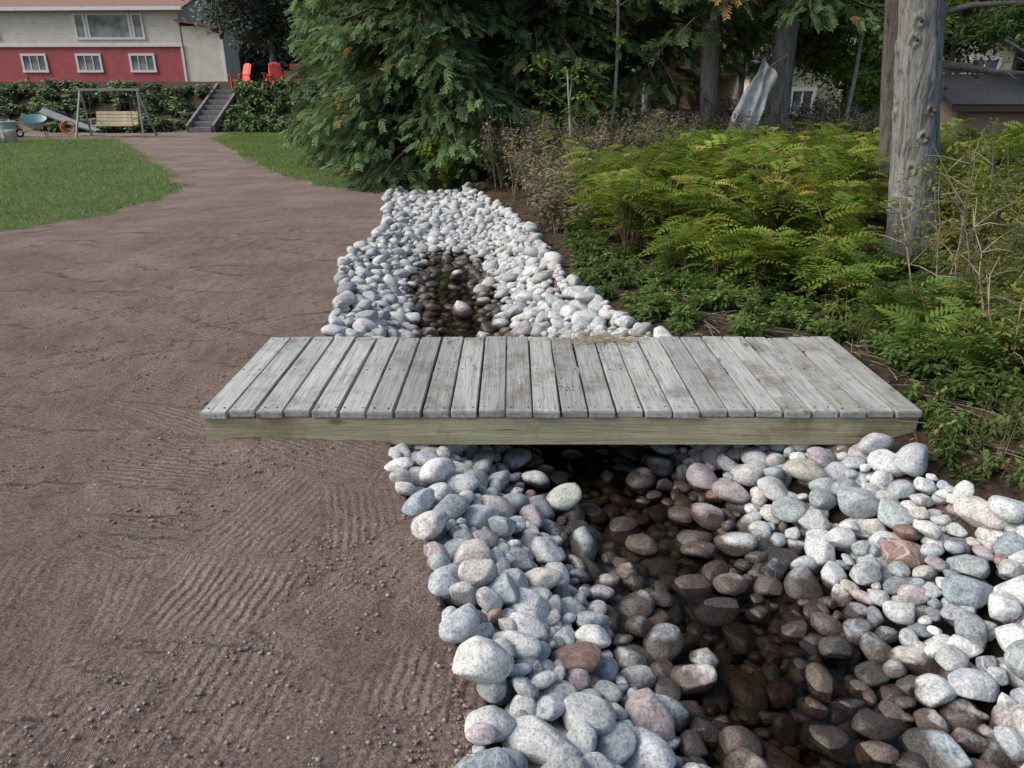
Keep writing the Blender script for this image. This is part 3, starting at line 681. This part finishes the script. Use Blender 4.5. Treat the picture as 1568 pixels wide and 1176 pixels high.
def window(nm,par,x,y,z,w,h,mull=1,dark=False,tr=None):
    tr=tr or trimw;f=.13
    box(nm+'_glass',(x,y-.015,z),(w-.04,.03,h-.04),glassm,par)
    box(nm+'_top',(x,y-.045,z+h/2),(w+f,.07,f),tr,par);box(nm+'_sill',(x,y-.055,z-h/2),(w+f+.06,.09,f),tr,par)
    for s in (-1,1): box(nm+'_side%d'%(s+1),(x+s*w/2,y-.047,z),(f,.066,h-f-.004),tr,par)
    for i in range(mull): box(nm+'_mullion%d'%i,(x-w/2+w*(i+1)/(mull+1),y-.042,z),(.055,.05,h-f-.004),tr,par)
def gable(nm,par,cx,cy,z,w,d,rise,mat,wall,ov=.45,ridge='x'):
    if ridge=='x':
        a=math.atan2(rise,d/2);L=math.hypot(d/2+ov,(d/2+ov)*rise/(d/2))
        for s in (-1,1):
            box(nm+'_slope%d'%(s+1),(cx,cy+s*(d/2+ov)/2,z+rise-(d/2+ov)/2*rise/(d/2)+.06),(w+2*ov,L,.12),mat,par,(-s*a,0,0))
        V=[];F=[]
        for s in (-1,1):
            x=cx+s*(w/2-.003);n=len(V);V+=[(x,cy-d/2,z),(x,cy+d/2,z),(x,cy,z+rise-.02)];F.append((n,n+1,n+2))
    else:
        a=math.atan2(rise,w/2);L=math.hypot(w/2+ov,(w/2+ov)*rise/(w/2))
        for s in (-1,1):
            box(nm+'_slope%d'%(s+1),(cx+s*(w/2+ov)/2,cy,z+rise-(w/2+ov)/2*rise/(w/2)+.06),(L,d+2*ov,.12),mat,par,(0,s*a,0))
        V=[];F=[]
        for s in (-1,1):
            y=cy+s*(d/2-.003);n=len(V);V+=[(cx-w/2,y,z),(cx+w/2,y,z),(cx,y,z+rise-.02)];F.append((n,n+1,n+2))
    make_mesh(nm+'_gable_walls',V,F,wall,None,False,par)
h=empty('red_and_white_house',(-20.2,50,0),R(-3))
box('lower_wall',(-9,4.5,2.55),(18,9,2.74),reds,h);box('upper_wall',(-9,4.5,4.98),(18.1,9.1,2.1),whit,h)
box('belt_trim',(-9,-.09,3.92),(18.2,.08,.12),trimw,h);box('corner_trim',(.02,-.07,2.55),(.14,.05,2.6),trimw,h)
gable('roof',h,-9,4.5,6.03,18,9.1,1.5,redroof,whit,.6);box('fascia',(-9,-.68,5.93),(19.2,.05,.2),trimw,h)
window('picture_window',h,-4.3,-.05,5.0,2.6,1.35,0);window('side_window',h,-2.5,-.05,5.0,.6,1.35,0);window('side_window_b',h,-6.1,-.05,5.0,.6,1.35,0)
window('left_window',h,-12.5,-.05,5.0,2.2,1.3,1)
for i,x in enumerate((-2.6,-6.0,-9.5,-13.5)): window('basement_window_%d'%i,h,x,0,2.95,1.5,.95,2)
box('extension_wall',(1.35,1.1,3.35),(2.5,2.2,3.3),whit,h);box('extension_roof',(1.4,1.0,5.12),(2.9,2.9,.16),redroof,h,(0,R(7),0));box('extension_corner',(2.56,-.04,3.35),(.14,.06,3.28),trimw,h)
h=empty('cream_house',(19.5,38,-.9),R(8))
box('wall',(0,3.5,2.0),(9,7,4.0),cream,h);gable('roof',h,0,3.5,4.0,9,7,1.9,shing,cream,.5,'y')
for x in (-4.45,-1.5,1.5,4.45): box('trim_post%d'%int(x*10),(x,-.05,2.0),(.16,.1,3.98),trimb,h)
box('belt',(0,-.04,2.3),(9,.08,.18),trimb,h)
window('window_a',h,2.9,0,3.2,1.5,1.1,1,tr=trimw);window('window_b',h,0,0,3.2,1.5,1.1,1,tr=trimw);window('window_c',h,-3,0,3.0,1.0,1.4,0,tr=trimb)
box('deck',(-2,-1.2,2.1),(6,2.3,.18),trimb,h)
for i in range(13): box('baluster_%d'%i,(-4.9+i*.48,-2.3,2.65),(.06,.06,.92),trimb,h)
box('handrail',(-2,-2.3,3.15),(6.1,.1,.1),trimb,h)
for x in (-4.8,-2,.8): box('deck_post%d'%int(x*10),(x,-2.2,1.0),(.15,.15,2.0),trimb,h)
h=empty('tan_shed',(16.2,23.2,-1.1),R(-6))
box('wall',(0,2,1.15),(6,4,2.3),tan,h);gable('roof',h,0,2,2.3,6,4,.7,shd,tan,.35)
box('fascia',(0,-.42,2.16),(6.7,.04,.14),trimb,h);box('door',(1.6,-.03,1.0),(.9,.05,1.95),trimb,h);box('door_frame',(1.6,-.015,2.02),(1.1,.04,.09),trimw,h)
h=empty('brown_house',(6.2,33,.4),R(4))
box('wall',(0,4,2.2),(11,7,4.4),brown,h);gable('roof',h,0,4,4.4,11,7,1.6,shd,brown,.5)
window('window_a',h,-2.5,.5,3.3,1.8,1.1,1);window('window_b',h,2.5,.5,3.3,1.4,1.1,1);window('window_c',h,-4.3,.5,3.3,1.0,1.1,0)
box('deck',(-1,-.9,1.75),(9,2.6,.2),trimb,h)
for i in range(19): box('baluster_%d'%i,(-5.4+i*.49,-2.15,2.3),(.06,.06,.9),trimb,h)
box('handrail',(-1,-2.15,2.8),(9.1,.1,.1),trimb,h)
for x in (-5.2,-2.4,.4,3.2): box('deck_post%d'%int(x*10),(x,-2.0,.8),(.16,.16,1.8),trimb,h)
bw=simple('beige_wall',(.58,.55,.45),.8)
h=empty('beige_garage',(10.6,30,-.6),R(5));box('wall',(0,2,1.4),(3.6,4,2.8),bw,h);gable('roof',h,0,2,2.8,3.6,4,.9,shd,bw,.3,'y')
window('window',h,.3,0,1.7,.9,.9,1);box('corner_trim',(1.78,-.02,1.4),(.12,.06,2.78),trimw,h)
sw=empty('porch_swing',(-13.9,27.6,tpt(-13.9,27.6)),R(4))
gw=simple('grey_painted_wood',(.32,.35,.34),.7);pw2=simple('pale_wood',(.70,.60,.40),.7)
W=.95;Hh=1.55
for s in (-1,1):
    beam('leg_front%d'%(s+1),(s*(W+.18),-.6,0),(s*W,0,Hh),.06,.06,gw,sw);beam('leg_back%d'%(s+1),(s*(W+.18),.6,0),(s*W,0,Hh),.06,.06,gw,sw)
    beam('cross%d'%(s+1),(s*(W+.12),-.38,.55),(s*(W+.12),.38,.55),.05,.06,gw,sw)
    beam('chain_front%d'%(s+1),(s*.68,-.25,.42),(s*.68,0,Hh),.018,.018,trimb,sw);beam('chain_back%d'%(s+1),(s*.68,.25,.8),(s*.68,0,Hh),.018,.018,trimb,sw)
    box('arm%d'%(s+1),(s*.7,-.02,.60),(.07,.5,.04),pw2,sw);box('arm_post%d'%(s+1),(s*.7,-.22,.49),(.05,.05,.2),pw2,sw)
beam('top_beam',(-W-.1,0,Hh),(W+.1,0,Hh),.08,.08,gw,sw)
for i in range(4): box('seat_slat%d'%i,(0,-.22+i*.12,.39),(1.42,.10,.03),pw2,sw)
for i in range(4): box('back_slat%d'%i,(0,.24+i*.03,.46+i*.11),(1.42,.025,.095),pw2,sw,(R(-14),0,0))
def adir(loc,rz,c):
    e=empty('adirondack_chair',(loc[0],loc[1],tpt(loc[0],loc[1])+.02),rz)
    for i in range(5): box('back_%d'%i,(-.22+.11*i,.30,.62+(.05 if i in(1,2,3) else 0)),(.10,.03,.85),c,e,(R(-18),0,R(0)))
    for i in range(5): box('seat_%d'%i,(0,-.25+.11*i,.36-.03*i),(.55,.10,.03),c,e,(R(12),0,0))
    for s in (-1,1):
        box('arm_%d'%(s+1),(s*.35,-.02,.58),(.14,.72,.03),c,e);box('front_leg_%d'%(s+1),(s*.31,-.3,.285),(.04,.1,.57),c,e);beam('rear_leg_%d'%(s+1),(s*.26,-.3,.36),(s*.26,.5,.02),.04,.11,c,e);box('arm_post_%d'%(s+1),(s*.33,.22,.4),(.04,.06,.36),c,e)
redp=simple('red_painted_plastic',(.70,.12,.08),.45,.1);
adir((-12.3,36.6),R(-35),redp);adir((-10.7,36.9),R(30),redp);adir((-11.4,38.4),R(0),redp)
h=empty('red_retaining_wall',(-9.2,36.9,1.35));wm=simple('red_block',(.27,.09,.09),.8)
for r_ in range(4):
    for k in range(4): box('block_%d_%d'%(r_,k),(-.9+.6*k+(.3 if r_%2 else 0),0,.2+.3*r_),(.59,.4,.29),wm,h,bev=.02)
teal=simple('teal_paint',(.30,.47,.47),.5,.15);dk=simple('dark_rubber',(.03,.03,.03),.7);oran=simple('orange_hose',(.6,.2,.05),.5);gp=simple('grey_pipe',(.36,.39,.40),.5)
wb=empty('wheelbarrow',(-16.6,27.4,tpt(-16.6,27.4)),R(20));wb.scale=(.7,.7,.85)
bm=bmesh.new();bmesh.ops.create_cone(bm,cap_ends=False,segments=20,radius1=.26,radius2=.48,depth=.32);
for v in bm.verts: v.co.x*=1.25
bmesh.ops.create_circle(bm,cap_ends=True,segments=20,radius=.26,matrix=Matrix.Translation((0,0,-.158))@Matrix.Scale(1.25,4,(1,0,0)))
me=bpy.data.meshes.new('tray');bm.to_mesh(me);bm.free();me.materials.append(teal);o=bpy.data.objects.new('tray',me);o.location=(0,0,.58);o.rotation_euler=(R(20),0,0);S.collection.objects.link(o);o.parent=wb
for s in (-1,1): beam('handle%d'%(s+1),(-.75,s*.1,.2),(.95,s*.3,.6),.04,.04,pw2,wb);beam('leg%d'%(s+1),(.4,s*.22,.45),(.45,s*.25,0),.03,.03,dk,wb)
def torus(name,loc,Rr,r,mat,parent,rot):
    a=np.linspace(0,2*np.pi,33);b=MB();b.tube(np.stack([Rr*np.cos(a),Rr*np.sin(a),0*a],-1),r,(.1,.1,.1),8);o=b.build(name,mat,True,parent);o.location=loc;o.rotation_euler=rot;return o
torus('wheel',(-.72,0,.19),.15,.045,dk,wb,(R(90),0,0))
hs=empty('hose_coil',(-15.35,27.2,0));
for i in range(4): torus('coil_%d'%i,(0,.04*i,.34),.22-.01*i,.025,oran,hs,(R(75),0,R(10)))
pb=empty('planter_pot',(-17.7,27.6,0));bm=bmesh.new();bmesh.ops.create_cone(bm,cap_ends=False,segments=24,radius1=.2,radius2=.3,depth=.5)
me=bpy.data.meshes.new('pot');bm.to_mesh(me);bm.free();me.materials.append(teal);o=bpy.data.objects.new('pot',me);o.location=(0,0,.25);S.collection.objects.link(o);o.parent=pb;torus('rim',(0,0,.5),.3,.025,teal,pb,(0,0,0));
pp=empty('drain_pipe',(-15.9,28.2,.05));b=MB()
for i in range(3): b.tube([(-.9,.12*i,.75+.05*i),(0,.12*i,.4+.04*i),(1.0,.12*i,.1)],.06,(.2,.22,.23),10)
b.build('pipes',gp,True,pp)
ls=empty('tree_stumps',(-16.35,24.6,0));sm=simple('cut_wood',(.55,.47,.35),.9)
for i,(x,y,r,hh) in enumerate(((0,0,.22,.55),(.42,.3,.18,.38),(-.4,-.2,.2,.42),(.0,-.5,.17,.3))):
    b=MB();b.tube([(x,y,-.05),(x,y,hh*.5),(x,y,hh-.004),(x,y,hh),(x,y,hh+.002)],[r*1.1,r,r,r*.96,.001],(.3,.26,.2),14);b.build('stump_%d'%(i+1),sm if i<2 else bark_g,False,ls)
# weathered white tarp slung between the two trunks
cx_,cy_=4.38,14.75;lg=empty('hanging_tarp',(cx_,cy_,tpt(cx_,cy_)+.15));U,Vv=np.meshgrid(np.linspace(0,1,40),np.linspace(0,1,14))
px=-.30+.62*U+(Vv-.5)*(.34*(1-.35*U)+.08)+.03*np.sin(U*9+Vv*4);pz=.12+1.6*U**1.1-(Vv-.5)*.34+.03*np.sin(Vv*11);py=.06*np.sin(Vv*14+U*5)+.03*np.sin(U*21+Vv*3)+.015*rng.random(U.shape)
vv=np.stack([px,py,pz],-1).reshape(-1,3);ii=np.arange(13)[:,None]*40+np.arange(39)[None]
make_mesh('sheet',vv,np.stack([ii,ii+1,ii+41,ii+40],-1).reshape(-1,4),simple('white_tarp_fabric',(.82,.83,.84),.7,.35,9,.5),None,True,lg)
b=MB();b.tube([(.32,0,1.7),(.5,.1,1.8),(.68,.2,1.9)],.008,(.6,.6,.6),5);b.tube([(-.38,0,.2),(-.45,.1,.35),(-.5,.2,.5)],.008,(.6,.6,.6),5);b.build('ropes',brm,True,lg)
for (x,y,r,H) in ((.9,12.6,.035,1.9),(6.6,15.8,.05,6),(5.9,18,.04,6),(1.8,14.8,.04,5),(2.9,19,.07,7),(7.2,17,.06,6)):
    z=tpt(x,y);e=empty('sapling',(x,y,z));b=MB();q=np.linspace(0,1,8);P=np.stack([.12*H*.2*np.sin(q*4),.03*q,H*q-.05],-1);b.tube(P,np.linspace(r,r*.4,8),(.36,.35,.33),8)
    for k in range(7):
        i=rng.integers(2,7);d=rdir(1,.1,.7)[0];b.tube([P[i],P[i]+d*.4,P[i]+d*.8],[.012,.008,.003],(.28,.26,.24),4)
    b.build('stem',brm,True,e)
    Fm=MB();n=60;pos=np.stack([rng.normal(0,.5,n),rng.normal(0,.5,n),H*rng.uniform(.45,1.05,n)],-1);Fm.inst(CLU[0][0],CLU[0][1],pos,rdir(n,-.4,.3),np.array([0,0,1.])+rng.normal(0,.4,(n,3)),rng.uniform(.15,.25,n),cols(n,(.1,.17,.05),(.2,.27,.06)));Fm.build('leaves',leafm,False,e)
# ---------------------------------------------------------------- light, sky, camera
el=R(43);az=R(-100)
w=bpy.data.worlds.new('World');S.world=w;w.use_nodes=True;nt=w.node_tree
bg=nt.nodes['Background'];sk=nt.nodes.new('ShaderNodeTexSky');sk.sky_type='NISHITA';sk.sun_disc=False;sk.sun_elevation=el;sk.sun_rotation=az;sk.air_density=1.1;sk.dust_density=3.5;sk.ozone_density=1.2
nt.links.new(sk.outputs[0],bg.inputs[0]);bg.inputs[1].default_value=.15
sd=bpy.data.lights.new('sun','SUN');sd.energy=2.9;sd.angle=R(38);sd.color=(1,.95,.87);so=bpy.data.objects.new('sun',sd);S.collection.objects.link(so)
dv=Vector((math.sin(az)*math.cos(el),math.cos(az)*math.cos(el),math.sin(el)));so.rotation_euler=dv.to_track_quat('Z','Y').to_euler();so.location=dv*50
cd=bpy.data.cameras.new('camera');cd.sensor_width=36;cd.lens=26.2;cd.clip_end=500;cd.clip_start=.05
co=bpy.data.objects.new('camera',cd);co.location=(0,0,1.72);co.rotation_euler=(R(90-21.9),0,0);S.collection.objects.link(co);S.camera=co
S.view_settings.view_transform='Standard';S.view_settings.look='None';S.view_settings.exposure=0
